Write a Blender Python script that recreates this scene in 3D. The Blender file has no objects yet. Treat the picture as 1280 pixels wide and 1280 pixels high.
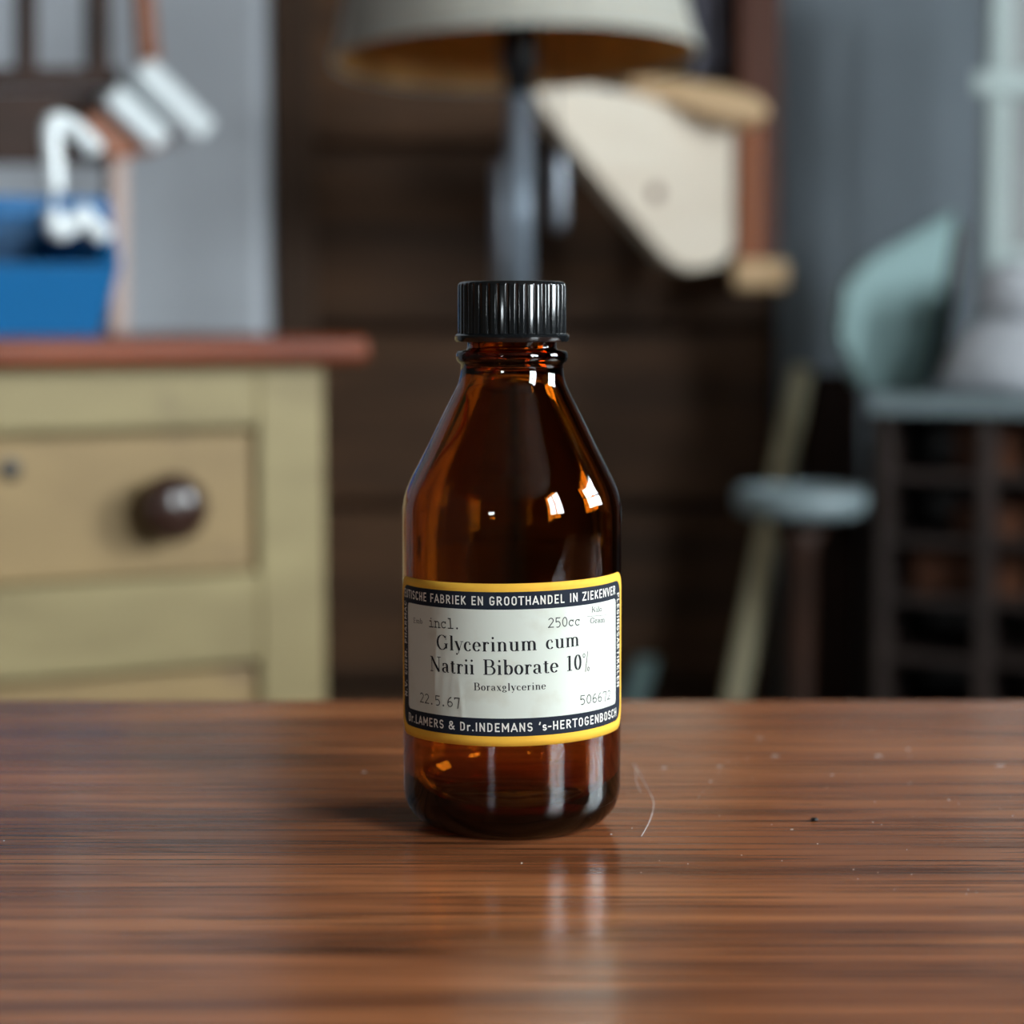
import bpy, bmesh, math, random
from mathutils import Vector, Matrix
random.seed(7)
sc = bpy.context.scene
col = sc.collection

# ------------------------------------------------------------------ camera
F_PX = 2667.0                      # focal length in pixels of the 1280 frame
PITCH = math.atan(250 / F_PX)      # horizon lies at pixel row 390
TABLE_Z = 0.75
H = TABLE_Z + 0.152
BOTTLE_Y = 0.63
cam_data = bpy.data.cameras.new('camera')
cam_data.sensor_fit = 'HORIZONTAL'
cam_data.sensor_width = 24.0
cam_data.lens = F_PX / 1280 * 24.0
cam_data.clip_start = 0.02
cam_data.dof.use_dof = True
cam_data.dof.focus_distance = 0.605
cam_data.dof.aperture_fstop = 4.6
cam_data.dof.aperture_blades = 0
cam = bpy.data.objects.new('camera', cam_data)
col.objects.link(cam)
cam.location = (0, 0, H)
cam.rotation_euler = (math.pi / 2 - PITCH, 0, 0)
sc.camera = cam

# ------------------------------------------------------------------ daylight
world = bpy.data.worlds.new('overcast_sky')
sc.world = world
world.use_nodes = True
bg = world.node_tree.nodes['Background']
bg.inputs['Color'].default_value = (0.86, 0.96, 1.0, 1)
bg.inputs['Strength'].default_value = 40.0

ROOM = dict(x0=-2.6, x1=1.55, y0=-3.0, y1=2.75, z1=2.5)
# window openings: (wall, a0, a1, z0, z1)
# both show as window shaped reflections on the right of the bottle; the third, small one left of its middle
WIN_R = [(-1.30, -0.42, 1.03, 2.27), (0.56, 1.26, 1.03, 1.73)]     # right wall, y range
WIN_B = [(-1.70, -1.18, 1.28, 1.66)]                               # wall behind the camera, x range

def portal(name, loc, rot, sx, sy):
    """sky portal lying in a window opening; it gives off no light of its own"""
    l = bpy.data.lights.new(name, 'AREA')
    l.shape = 'RECTANGLE'; l.size = sx; l.size_y = sy
    l.cycles.is_portal = True
    o = bpy.data.objects.new(name, l)
    o.location = loc; o.rotation_euler = rot
    col.objects.link(o)
for (a, b, c, d) in WIN_R:
    portal('window_right_offscreen', (ROOM['x1'] + 0.11, (a + b) / 2, (c + d) / 2), (0, math.pi / 2, 0), d - c, b - a)
for (a, b, c, d) in WIN_B:
    portal('window_behind_offscreen', ((a + b) / 2, ROOM['y0'] - 0.11, (c + d) / 2), (math.pi / 2, 0, 0), b - a, d - c)

sc.view_settings.view_transform = 'Standard'
sc.view_settings.look = 'None'
sc.view_settings.gamma = 1.0
sc.view_settings.use_curve_mapping = False
sc.view_settings.exposure = 0.0

# ------------------------------------------------------------------ helpers
CP, SP = math.cos(PITCH), math.sin(PITCH)
def ray(px, py):
    a, b = (px - 640) / F_PX, (py - 640) / F_PX
    return Vector((a, CP - b * SP, -SP - b * CP))
CAM = Vector((0, 0, H))
def P(px, py, D):
    r = ray(px, py); return CAM + r * (D / r.y)
def ray_plane(px, py, p0, n):
    r = ray(px, py); return CAM + r * ((p0 - CAM).dot(n) / r.dot(n))

def base_of(o):
    v = Vector((0, 0, 0))
    while o is not None:
        v = v + o.location; o = o.parent
    return v
def mk(name, verts, faces, mat, parent=None, smooth=False, origin=None, edges=()):
    verts = [Vector(v) for v in verts]
    if parent is not None:
        b = base_of(parent); loc = Vector((0, 0, 0))
    else:
        if origin is None:
            mn = Vector([min(v[i] for v in verts) for i in range(3)])
            mx = Vector([max(v[i] for v in verts) for i in range(3)])
            origin = Vector(((mn.x + mx.x) / 2, (mn.y + mx.y) / 2, mn.z))
        b = Vector(origin); loc = b
    me = bpy.data.meshes.new(name)
    me.from_pydata([tuple(v - b) for v in verts], list(edges), faces)
    me.validate()
    if mat: me.materials.append(mat)
    if smooth:
        for p in me.polygons: p.use_smooth = True
    o = bpy.data.objects.new(name, me)
    o.location = loc
    if parent is not None: o.parent = parent
    col.objects.link(o)
    return o
def fix_normals(o):
    bm = bmesh.new(); bm.from_mesh(o.data)
    bmesh.ops.recalc_face_normals(bm, faces=bm.faces)
    bm.to_mesh(o.data); bm.free()
    return o
def bevel(o, w, seg=2, angle=0.6):
    m = o.modifiers.new('bevel', 'BEVEL'); m.width = w; m.segments = seg
    m.limit_method = 'ANGLE'; m.angle_limit = angle
    return o
def thing(name, label, cat, loc, group=None):
    o = bpy.data.objects.new(name, None)
    o.empty_display_size = 0.05
    o.location = loc
    col.objects.link(o)
    return tag(o, label, cat, group)
def tag(o, label=None, cat=None, group=None, kind=None):
    if label: o['label'] = label
    if cat: o['category'] = cat
    if group: o['group'] = group
    if kind: o['kind'] = kind
    return o
BOXF = [(0, 1, 3, 2), (4, 6, 7, 5), (0, 4, 5, 1), (2, 3, 7, 6), (0, 2, 6, 4), (1, 5, 7, 3)]
def boxv(o, ex, ey, ez):
    """box from corner o along three edge vectors"""
    o, ex, ey, ez = map(Vector, (o, ex, ey, ez))
    return [o + ex * i + ey * j + ez * k for i in (0, 1) for j in (0, 1) for k in (0, 1)]
def box(name, o, ex, ey, ez, mat, parent=None, bw=0.0, seg=2, **k):
    ob = fix_normals(mk(name, boxv(o, ex, ey, ez), BOXF, mat, parent, **k))
    if bw: bevel(ob, bw, seg)
    return ob
def abox(name, x0, x1, y0, y1, z0, z1, mat, parent=None, bw=0.0, seg=2, **k):
    return box(name, (x0, y0, z0), (x1 - x0, 0, 0), (0, y1 - y0, 0), (0, 0, z1 - z0), mat, parent, bw, seg, **k)
def multibox(name, boxes, mat, parent=None, bw=0.0, **k):
    V, Fc = [], []
    for b in boxes:
        n = len(V); V += boxv(*b); Fc += [tuple(i + n for i in f) for f in BOXF]
    ob = fix_normals(mk(name, V, Fc, mat, parent, **k))
    if bw: bevel(ob, bw)
    return ob
def ab(x0, x1, y0, y1, z0, z1):
    return ((x0, y0, z0), (x1 - x0, 0, 0), (0, y1 - y0, 0), (0, 0, z1 - z0))
def prism(name, pts, off, mat, parent=None, bw=0.0, seg=2, **k):
    """polygon extruded by vector off"""
    pts = [Vector(p) for p in pts]; n = len(pts); off = Vector(off)
    V = pts + [p + off for p in pts]
    Fc = [tuple(range(n)), tuple(range(2 * n - 1, n - 1, -1))] + [(i, (i + 1) % n, n + (i + 1) % n, n + i) for i in range(n)]
    ob = fix_normals(mk(name, V, Fc, mat, parent, **k))
    if bw: bevel(ob, bw, seg)
    return ob
def lathe(name, prof, c, mat, parent=None, seg=64, smooth=True, axis=None, **k):
    """prof: (r, h) list from axis to axis or open; c: base centre; axis: unit vector"""
    c = Vector(c)
    az = Vector(axis) if axis else Vector((0, 0, 1))
    ax = az.orthogonal().normalized(); ay = az.cross(ax)
    V, Fc, rings = [], [], []
    for r, h in prof:
        if r < 1e-7:
            rings.append([len(V)]); V.append(c + az * h)
        else:
            rings.append(list(range(len(V), len(V) + seg)))
            for i in range(seg):
                a = 2 * math.pi * i / seg
                V.append(c + az * h + (ax * math.cos(a) + ay * math.sin(a)) * r)
    for A, B in zip(rings, rings[1:]):
        for i in range(seg):
            j = (i + 1) % seg
            if len(A) == 1 and len(B) == 1: continue
            if len(A) == 1: Fc.append((A[0], B[j], B[i]))
            elif len(B) == 1: Fc.append((A[i], A[j], B[0]))
            else: Fc.append((A[i], A[j], B[j], B[i]))
    return fix_normals(mk(name, V, Fc, mat, parent, smooth, **k))
def tube(name, pts, rad, mat, parent=None, seg=10, caps=True, **k):
    pts = [Vector(p) for p in pts]; V, Fc = [], []
    rads = rad if isinstance(rad, (list, tuple)) else [rad] * len(pts)
    up = None
    for i, p in enumerate(pts):
        t = (pts[min(i + 1, len(pts) - 1)] - pts[max(i - 1, 0)]).normalized()
        if up is None: up = t.orthogonal().normalized()
        a = (up - t * up.dot(t)).normalized(); up = a; b = t.cross(a)
        for q in range(seg):
            an = 2 * math.pi * q / seg
            V.append(p + (a * math.cos(an) + b * math.sin(an)) * rads[i])
    for i in range(len(pts) - 1):
        for q in range(seg):
            w = (q + 1) % seg
            Fc.append((i * seg + q, i * seg + w, (i + 1) * seg + w, (i + 1) * seg + q))
    if caps:
        Fc.append(tuple(range(seg - 1, -1, -1))); n = (len(pts) - 1) * seg
        Fc.append(tuple(range(n, n + seg)))
    return fix_normals(mk(name, V, Fc, mat, parent, True, **k))
def smooth_pts(pts, n=8):
    pts = [Vector(p) for p in pts]; out = []
    for i in range(len(pts) - 1):
        p0, p1, p2, p3 = pts[max(i - 1, 0)], pts[i], pts[i + 1], pts[min(i + 2, len(pts) - 1)]
        for k in range(n):
            t = k / n
            out.append(0.5 * ((2 * p1) + (p2 - p0) * t + (2 * p0 - 5 * p1 + 4 * p2 - p3) * t * t + (3 * p1 - p0 - 3 * p2 + p3) * t ** 3))
    return out + [pts[-1]]

# ------------------------------------------------------------------ materials
def lin(r, g, b):
    f = lambda c: (c / 255 / 12.92) if c / 255 <= 0.04045 else ((c / 255 + 0.055) / 1.055) ** 2.4
    return (f(r), f(g), f(b), 1)
def new_mat(name):
    m = bpy.data.materials.new(name); m.use_nodes = True
    nt = m.node_tree
    return m, nt, nt.nodes['Principled BSDF']
def plain(name, c, rough=0.5, var=0.12, scale=8, bump=0.0, spec=0.5, metal=0.0, stretch=(1, 1, 1), coat=0.0, bscale=None):
    """base colour with procedural mottling"""
    m, nt, b = new_mat(name)
    tc = nt.nodes.new('ShaderNodeTexCoord'); mp = nt.nodes.new('ShaderNodeMapping')
    mp.inputs['Scale'].default_value = stretch
    nt.links.new(tc.outputs['Object'], mp.inputs['Vector'])
    nz = nt.nodes.new('ShaderNodeTexNoise'); nz.inputs['Scale'].default_value = scale; nz.inputs['Detail'].default_value = 5
    nt.links.new(mp.outputs['Vector'], nz.inputs['Vector'])
    rp = nt.nodes.new('ShaderNodeValToRGB')
    rp.color_ramp.elements[0].position = 0.3; rp.color_ramp.elements[1].position = 0.7
    rp.color_ramp.elements[0].color = tuple(x * (1 - var) for x in c[:3]) + (1,)
    rp.color_ramp.elements[1].color = tuple(min(1, x * (1 + var)) for x in c[:3]) + (1,)
    nt.links.new(nz.outputs['Fac'], rp.inputs['Fac'])
    nt.links.new(rp.outputs['Color'], b.inputs['Base Color'])
    b.inputs['Roughness'].default_value = rough
    b.inputs['Specular IOR Level'].default_value = spec
    b.inputs['Metallic'].default_value = metal
    b.inputs['Coat Weight'].default_value = coat
    if bump:
        bp = nt.nodes.new('ShaderNodeBump'); bp.inputs['Strength'].default_value = bump; bp.inputs['Distance'].default_value = 0.002
        src = nz
        if bscale:
            src = nt.nodes.new('ShaderNodeTexNoise'); src.inputs['Scale'].default_value = bscale
            nt.links.new(mp.outputs['Vector'], src.inputs['Vector'])
        nt.links.new(src.outputs['Fac'], bp.inputs['Height']); nt.links.new(bp.outputs['Normal'], b.inputs['Normal'])
    return m
def wood(name, dark, light, rough=0.45, stretch=(2, 40, 40), knots=0.0, knot_col=None, kscale=7.0, spec=0.5):
    m, nt, b = new_mat(name)
    tc = nt.nodes.new('ShaderNodeTexCoord'); mp = nt.nodes.new('ShaderNodeMapping')
    mp.inputs['Scale'].default_value = stretch
    nt.links.new(tc.outputs['Object'], mp.inputs['Vector'])
    nz = nt.nodes.new('ShaderNodeTexNoise'); nz.inputs['Scale'].default_value = 1.0; nz.inputs['Detail'].default_value = 6; nz.inputs['Distortion'].default_value = 0.6
    nt.links.new(mp.outputs['Vector'], nz.inputs['Vector'])
    rp = nt.nodes.new('ShaderNodeValToRGB')
    rp.color_ramp.elements[0].position = 0.32; rp.color_ramp.elements[1].position = 0.68
    rp.color_ramp.elements[0].color = dark; rp.color_ramp.elements[1].color = light
    nt.links.new(nz.outputs['Fac'], rp.inputs['Fac'])
    out = rp.outputs['Color']
    if knots:
        vo = nt.nodes.new('ShaderNodeTexVoronoi'); vo.inputs['Scale'].default_value = kscale
        nt.links.new(tc.outputs['Object'], vo.inputs['Vector'])
        r2 = nt.nodes.new('ShaderNodeValToRGB')
        r2.color_ramp.elements[0].position = 0.03; r2.color_ramp.elements[0].color = (1, 1, 1, 1)
        r2.color_ramp.elements[1].position = 0.13; r2.color_ramp.elements[1].color = (0, 0, 0, 1)
        nt.links.new(vo.outputs['Distance'], r2.inputs['Fac'])
        ml = nt.nodes.new('ShaderNodeMath'); ml.operation = 'MULTIPLY'; ml.inputs[1].default_value = knots
        nt.links.new(r2.outputs['Color'], ml.inputs[0])
        mx = nt.nodes.new('ShaderNodeMixRGB'); mx.inputs['Color2'].default_value = knot_col
        nt.links.new(ml.outputs[0], mx.inputs['Fac']); nt.links.new(out, mx.inputs['Color1'])
        out = mx.outputs['Color']
        wn = nt.nodes.new('ShaderNodeTexNoise'); wn.inputs['Scale'].default_value = 11; wn.inputs['Detail'].default_value = 3
        nt.links.new(tc.outputs['Object'], wn.inputs['Vector'])
        wr = nt.nodes.new('ShaderNodeValToRGB')
        wr.color_ramp.elements[0].position = 0.60; wr.color_ramp.elements[0].color = (0, 0, 0, 1)
        wr.color_ramp.elements[1].position = 0.74; wr.color_ramp.elements[1].color = (0.55, 0.55, 0.55, 1)
        nt.links.new(wn.outputs['Fac'], wr.inputs['Fac'])
        m3 = nt.nodes.new('ShaderNodeMixRGB'); m3.inputs['Color2'].default_value = knot_col
        nt.links.new(wr.outputs['Color'], m3.inputs['Fac']); nt.links.new(out, m3.inputs['Color1']); out = m3.outputs['Color']
    nt.links.new(out, b.inputs['Base Color'])
    b.inputs['Roughness'].default_value = rough
    b.inputs['Specular IOR Level'].default_value = spec
    bp = nt.nodes.new('ShaderNodeBump'); bp.inputs['Strength'].default_value = 0.15; bp.inputs['Distance'].default_value = 0.001
    nt.links.new(nz.outputs['Fac'], bp.inputs['Height']); nt.links.new(bp.outputs['Normal'], b.inputs['Normal'])
    return m

M = {}
M['plaster'] = plain('grey_plaster', lin(208, 212, 220), 0.85, 0.08, 3, 0.3, bscale=60)
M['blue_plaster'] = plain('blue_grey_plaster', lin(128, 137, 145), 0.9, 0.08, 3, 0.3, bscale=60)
M['room'] = plain('room_plaster', lin(74, 66, 58), 0.9, 0.1, 2)
M['floor'] = wood('floor_boards', lin(50, 34, 24), lin(82, 58, 40), 0.5, (30, 2, 30))
M['frame_white'] = plain('window_paint', lin(205, 205, 200), 0.4, 0.05)
M['panel'] = wood('dark_plank', lin(58, 39, 25), lin(94, 64, 41), 0.6, (2.5, 30, 30), spec=0.3)
M['panel_post'] = wood('dark_post', lin(52, 36, 25), lin(80, 57, 40), 0.6, (30, 30, 2), spec=0.3)
M['chest'] = wood('straw_paint', lin(138, 121, 82), lin(158, 141, 98), 0.55, (6, 6, 14), 0.75, lin(92, 70, 52), 6.5)
M['drawer'] = wood('drawer_paint', lin(140, 114, 74), lin(158, 130, 86), 0.55, (6, 6, 16), 0.6, lin(98, 74, 56), 5.0)
M['chest_top'] = wood('chest_top_wood', lin(108, 46, 20), lin(140, 68, 34), 0.4, (5, 5, 30), spec=0.35)
M['dark_brown'] = wood('dark_brown_wood', lin(38, 22, 14), lin(58, 34, 22), 0.6, (10, 10, 10), spec=0.25)
M['knob'] = plain('knob_wood', lin(58, 36, 28), 0.28, 0.15, 20, coat=0.4)
M['blue'] = plain('blue_plastic', lin(2, 96, 152), 0.45, 0.05, 5, spec=0.3)
M['white_gloss'] = plain('white_gloss', lin(232, 238, 240), 0.2, 0.03, 5, coat=0.5)
M['pink_board'] = wood('pinkish_board', lin(170, 140, 128), lin(202, 178, 168), 0.5, (10, 10, 3))
M['orange_wood'] = wood('orange_wood', lin(132, 70, 32), lin(168, 94, 50), 0.5, (14, 14, 3))
M['shade'] = plain('lamp_shade_fabric', lin(222, 221, 212), 0.9, 0.04, 60, 0.2)
M['lining'] = plain('mustard_lining', lin(252, 204, 130), 0.7, 0.08, 8)
M['gunmetal'] = plain('gunmetal', lin(132, 142, 154), 0.42, 0.06, 6, metal=0.45)
M['steel'] = plain('brushed_steel', lin(128, 132, 140), 0.45, 0.05, 6, metal=0.85)
def translucent(m, w):
    nt = m.node_tree; b = nt.nodes['Principled BSDF']; tr = nt.nodes.new('ShaderNodeBsdfTranslucent'); mx = nt.nodes.new('ShaderNodeMixShader')
    src = b.inputs['Base Color'].links[0].from_socket
    nt.links.new(src, tr.inputs['Color']); mx.inputs['Fac'].default_value = w
    nt.links.new(b.outputs[0], mx.inputs[1]); nt.links.new(tr.outputs[0], mx.inputs[2])
    nt.links.new(mx.outputs[0], nt.nodes['Material Output'].inputs['Surface'])
translucent(M['shade'], 0.52); translucent(M['lining'], 0.62)
M['black'] = plain('black_metal', lin(20, 20, 22), 0.35, 0.1, 6)
M['black_matt'] = plain('black_matt', lin(14, 14, 15), 0.7, 0.1, 6, spec=0.2)
M['pale_wood'] = wood('pale_raw_wood', lin(226, 208, 188), lin(240, 226, 208), 0.7, (3, 3, 14))
M['tan_wood'] = wood('tan_wood', lin(206, 166, 122), lin(228, 192, 148), 0.5, (3, 20, 20))
M['red_brown'] = wood('red_brown_wood', lin(74, 32, 12), lin(96, 46, 20), 0.6, (24, 24, 2))
M['lilac'] = plain('lilac_cloth', lin(124, 122, 136), 0.9, 0.1, 20, 0.4)
M['teal'] = plain('pale_teal_paint', lin(144, 173, 173), 0.6, 0.06, 5)
M['grey_cloth'] = plain('grey_cloth', lin(188, 190, 196), 0.95, 0.06, 12, 0.5)
M['grey_paint'] = plain('grey_green_paint', lin(190, 204, 202), 0.5, 0.08, 6)
M['grey_glass'] = plain('dusty_pane', lin(150, 152, 152), 0.4, 0.25, 5)
M['beige'] = wood('beige_stick', lin(214, 202, 164), lin(230, 220, 186), 0.6, (14, 14, 3))
M['slate'] = plain('slate_paint', lin(132, 146, 150), 0.4, 0.08, 8)
M['shelf'] = wood('shelf_wood', lin(40, 32, 29), lin(60, 47, 42), 0.45, (8, 8, 8))
M['rust'] = wood('rust_card', lin(84, 44, 22), lin(106, 60, 30), 0.7, (10, 10, 10))

def table_mat():
    m, nt, b = new_mat('walnut_table')
    N = nt.nodes.new; L = nt.links.new
    tc = N('ShaderNodeTexCoord')
    def noise(scale, detail=6, dist=0.0, rough=0.55):
        mp = N('ShaderNodeMapping'); mp.inputs['Scale'].default_value = scale
        L(tc.outputs['Object'], mp.inputs['Vector'])
        n = N('ShaderNodeTexNoise'); n.inputs['Scale'].default_value = 1; n.inputs['Detail'].default_value = detail
        n.inputs['Distortion'].default_value = dist; n.inputs['Roughness'].default_value = rough
        L(mp.outputs['Vector'], n.inputs['Vector']); return n
    broad = noise((2.2, 26, 10), 4, 1.2)
    fine = noise((4, 210, 40), 6, 0.5)
    pores = noise((8, 380, 60), 3, 0.3)
    patch = noise((5, 7, 5), 3)
    r1 = N('ShaderNodeValToRGB')
    e = r1.color_ramp.elements
    e[0].position = 0.30; e[0].color = lin(98, 56, 33)
    e[1].position = 0.72; e[1].color = lin(180, 115, 72)
    x = e.new(0.5); x.color = lin(147, 89, 55)
    L(broad.outputs['Fac'], r1.inputs['Fac'])
    r2 = N('ShaderNodeValToRGB')
    r2.color_ramp.elements[0].position = 0.36; r2.color_ramp.elements[0].color = (0.60, 0.54, 0.52, 1)
    r2.color_ramp.elements[1].position = 0.54; r2.color_ramp.elements[1].color = (1.05, 1.04, 1.03, 1)
    L(fine.outputs['Fac'], r2.inputs['Fac'])
    m1 = N('ShaderNodeMixRGB'); m1.blend_type = 'MULTIPLY'; m1.inputs['Fac'].default_value = 0.85
    L(r1.outputs['Color'], m1.inputs['Color1']); L(r2.outputs['Color'], m1.inputs['Color2'])
    r3 = N('ShaderNodeValToRGB')
    r3.color_ramp.elements[0].position = 0.36; r3.color_ramp.elements[0].color = (0.22, 0.18, 0.16, 1)
    r3.color_ramp.elements[1].position = 0.42; r3.color_ramp.elements[1].color = (1, 1, 1, 1)
    L(pores.outputs['Fac'], r3.inputs['Fac'])
    m2 = N('ShaderNodeMixRGB'); m2.blend_type = 'MULTIPLY'; m2.inputs['Fac'].default_value = 0.9
    L(m1.outputs['Color'], m2.inputs['Color1']); L(r3.outputs['Color'], m2.inputs['Color2'])
    L(m2.outputs['Color'], b.inputs['Base Color'])
    r4 = N('ShaderNodeMapRange'); r4.inputs['To Min'].default_value = 0.16; r4.inputs['To Max'].default_value = 0.26
    L(patch.outputs['Fac'], r4.inputs['Value'])
    L(r4.outputs['Result'], b.inputs['Roughness'])
    b.inputs['Specular IOR Level'].default_value = 0.30
    bp = N('ShaderNodeBump'); bp.inputs['Strength'].default_value = 0.22; bp.inputs['Distance'].default_value = 0.0004
    L(r3.outputs['Color'], bp.inputs['Height'])
    bp2 = N('ShaderNodeBump'); bp2.inputs['Strength'].default_value = 0.12; bp2.inputs['Distance'].default_value = 0.0006
    L(fine.outputs['Fac'], bp2.inputs['Height']); L(bp.outputs['Normal'], bp2.inputs['Normal'])
    L(bp2.outputs['Normal'], b.inputs['Normal'])
    return m
M['table'] = table_mat()

def glass_mat():
    m, nt, b = new_mat('amber_glass')
    b.inputs['Base Color'].default_value = (1, 1, 1, 1)
    b.inputs['Roughness'].default_value = 0.0
    b.inputs['IOR'].default_value = 1.5
    b.inputs['Transmission Weight'].default_value = 1.0
    v = nt.nodes.new('ShaderNodeVolumeAbsorption')
    v.inputs['Color'].default_value = (0.826, 0.568, 0.0, 1)
    v.inputs['Density'].default_value = 950
    nt.links.new(v.outputs['Volume'], nt.nodes['Material Output'].inputs['Volume'])
    return m
M['amber'] = glass_mat()
M['cap'] = plain('black_bakelite', lin(16, 18, 20), 0.14, 0.1, 40, spec=0.7)
def paper(name, c, stain, amount):
    m, nt, b = new_mat(name)
    tc = nt.nodes.new('ShaderNodeTexCoord')
    nz = nt.nodes.new('ShaderNodeTexNoise'); nz.inputs['Scale'].default_value = 90; nz.inputs['Detail'].default_value = 6
    nt.links.new(tc.outputs['Object'], nz.inputs['Vector'])
    rp = nt.nodes.new('ShaderNodeValToRGB')
    rp.color_ramp.elements[0].position = 0.52; rp.color_ramp.elements[0].color = (0, 0, 0, 1)
    rp.color_ramp.elements[1].position = 0.78; rp.color_ramp.elements[1].color = (amount,) * 3 + (1,)
    nt.links.new(nz.outputs['Fac'], rp.inputs['Fac'])
    mx = nt.nodes.new('ShaderNodeMixRGB'); mx.inputs['Color1'].default_value = c; mx.inputs['Color2'].default_value = stain
    nt.links.new(rp.outputs['Color'], mx.inputs['Fac']); nt.links.new(mx.outputs['Color'], b.inputs['Base Color'])
    b.inputs['Roughness'].default_value = 0.7
    b.inputs['Specular IOR Level'].default_value = 0.15
    return m
M['yellow_paper'] = paper('yellow_paper', lin(242, 184, 66), lin(206, 142, 44), 0.5)
M['cream_paper'] = paper('cream_paper', lin(213, 217, 207), lin(166, 146, 110), 0.35)
M['navy_ink'] = paper('navy_ink', lin(28, 34, 46), lin(44, 48, 58), 0.6)
M['white_ink'] = paper('white_ink', lin(236, 232, 224), lin(190, 180, 160), 0.5)
M['black_ink'] = paper('black_ink', lin(34, 34, 38), lin(70, 70, 72), 0.5)
M['type_ink'] = paper('typewriter_ink', lin(44, 44, 46), lin(96, 96, 94), 0.8)
M['faint_ink'] = paper('faded_ink', lin(46, 46, 46), lin(76, 76, 74), 0.6)
M['fibre'] = plain('white_fibre', lin(225, 222, 220), 0.6, 0.03)
M['dust'] = plain('pale_dust', lin(205, 200, 196), 0.8, 0.1)

# ------------------------------------------------------------------ room shell
X0, X1, Y0, Y1, Z1 = ROOM['x0'], ROOM['x1'], ROOM['y0'], ROOM['y1'], ROOM['z1']
tag(abox('floor', X0, X1, Y0, Y1, -0.05, 0, M['floor']), kind='structure')
tag(abox('ceiling', X0, X1, Y0, Y1, Z1, Z1 + 0.05, M['room']), kind='structure')
tag(abox('wall_left', X0 - 0.1, X0, Y0, Y1, 0, Z1, M['room']), kind='structure')
def holed(a0, a1, holes, conv):
    """boxes of a wall strip a0..a1 with window holes"""
    out, cur = [], a0
    for (h0, h1, z0, z1) in sorted(holes):
        out += [conv(cur, h0, 0, Z1), conv(h0, h1, 0, z0), conv(h0, h1, z1, Z1)]; cur = h1
    return out + [conv(cur, a1, 0, Z1)]
tag(multibox('wall_right', holed(Y0, Y1, WIN_R, lambda a, b, c, d: ab(X1, X1 + 0.1, a, b, c, d)), M['room']), kind='structure')
tag(multibox('wall_behind', holed(X0, X1, WIN_B, lambda a, b, c, d: ab(a, b, Y0 - 0.1, Y0, c, d)), M['room']), kind='structure')
def window(n, conv, a0, a1, z0, z1, nv, nh):
    t = 0.045
    root = multibox('window_%d' % n, [conv(a0, a0 + t, z0, z1), conv(a1 - t, a1, z0, z1), conv(a0 + t, a1 - t, z0, z0 + t), conv(a0 + t, a1 - t, z1 - t, z1)], M['frame_white'])
    tag(root, kind='structure')
    for i in range(1, nv):
        c = a0 + (a1 - a0) * i / nv
        multibox('glazing_bar', [conv(c - 0.014, c + 0.014, z0 + t, z1 - t)], M['frame_white'], root)
    for i in range(1, nh):
        c = z0 + (z1 - z0) * i / nh
        multibox('glazing_bar', [conv(a0 + t, a1 - t, c - 0.014, c + 0.014)], M['frame_white'], root)
for i, w in enumerate(WIN_R):
    window(i + 1, lambda a, b, c, d: ab(X1 + 0.03, X1 + 0.07, a, b, c, d), *w, 2, 2)
window(3, lambda a, b, c, d: ab(a, b, Y0 - 0.07, Y0 - 0.03, c, d), *WIN_B[0], 3, 1)

# back of the room: pale plaster on the left, dark plank partition, blue-grey plaster on the right
PD = 2.60
xa = P(329, 300, 2.50).x; xb = P(974, 300, PD).x
tag(abox('wall_back_left', X0, xa, 2.50, Y1, 0, Z1, M['plaster'], bw=0.012, seg=4), kind='structure')
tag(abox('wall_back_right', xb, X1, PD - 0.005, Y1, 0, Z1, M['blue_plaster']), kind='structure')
part = abox('wall_back_middle', xa, xb, PD + 0.03, Y1, 0, Z1, M['dark_brown'])
tag(part, kind='structure')
seams = [P(600, y, PD).z for y in (-260, -40, 182, 410, 632, 858)]
zs = [Z1] + seams + [0.2, 0.0]
for k in range(len(zs) - 1):
    if zs[k] - zs[k + 1] < 0.02: continue
    d = random.uniform(-0.003, 0.003)
    abox('plank', xa + 0.012, xb - 0.004, PD + d, PD + 0.028, zs[k + 1] + 0.006, zs[k] - 0.006, M['panel'], part, bw=0.004)
abox('post', xa + 0.004, P(392, 300, PD - 0.03).x, PD - 0.035, PD - 0.004, 0, Z1, M['panel_post'], part, bw=0.004)

# ------------------------------------------------------------------ table
TX0, TX1, TY0, TY1 = -0.80, 0.90, 0.13, 0.832
tb = thing('wooden_table', 'dark walnut table with glossy grained top under the amber bottle', 'table', (0.05, 0.48, 0))
abox('tabletop', TX0, TX1, TY0, TY1, TABLE_Z - 0.03, TABLE_Z, M['table'], tb, bw=0.004, origin=None)
for sx in (TX0 + 0.05, TX1 - 0.11):
    for sy in (TY0 + 0.05, TY1 - 0.11):
        prism('leg', [(sx, sy, TABLE_Z - 0.03), (sx + 0.06, sy, TABLE_Z - 0.03), (sx + 0.06, sy + 0.06, TABLE_Z - 0.03), (sx, sy + 0.06, TABLE_Z - 0.03)], (0, 0, -(TABLE_Z - 0.03)), M['table'], tb, bw=0.004)
abox('apron', TX0 + 0.11, TX1 - 0.11, TY1 - 0.09, TY1 - 0.07, TABLE_Z - 0.12, TABLE_Z - 0.03, M['table'], tb)
abox('apron', TX0 + 0.11, TX1 - 0.11, TY0 + 0.07, TY0 + 0.09, TABLE_Z - 0.12, TABLE_Z - 0.03, M['table'], tb)
abox('apron', TX0 + 0.07, TX0 + 0.09, TY0 + 0.11, TY1 - 0.11, TABLE_Z - 0.12, TABLE_Z - 0.03, M['table'], tb)
abox('apron', TX1 - 0.09, TX1 - 0.07, TY0 + 0.11, TY1 - 0.11, TABLE_Z - 0.12, TABLE_Z - 0.03, M['table'], tb)

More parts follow.
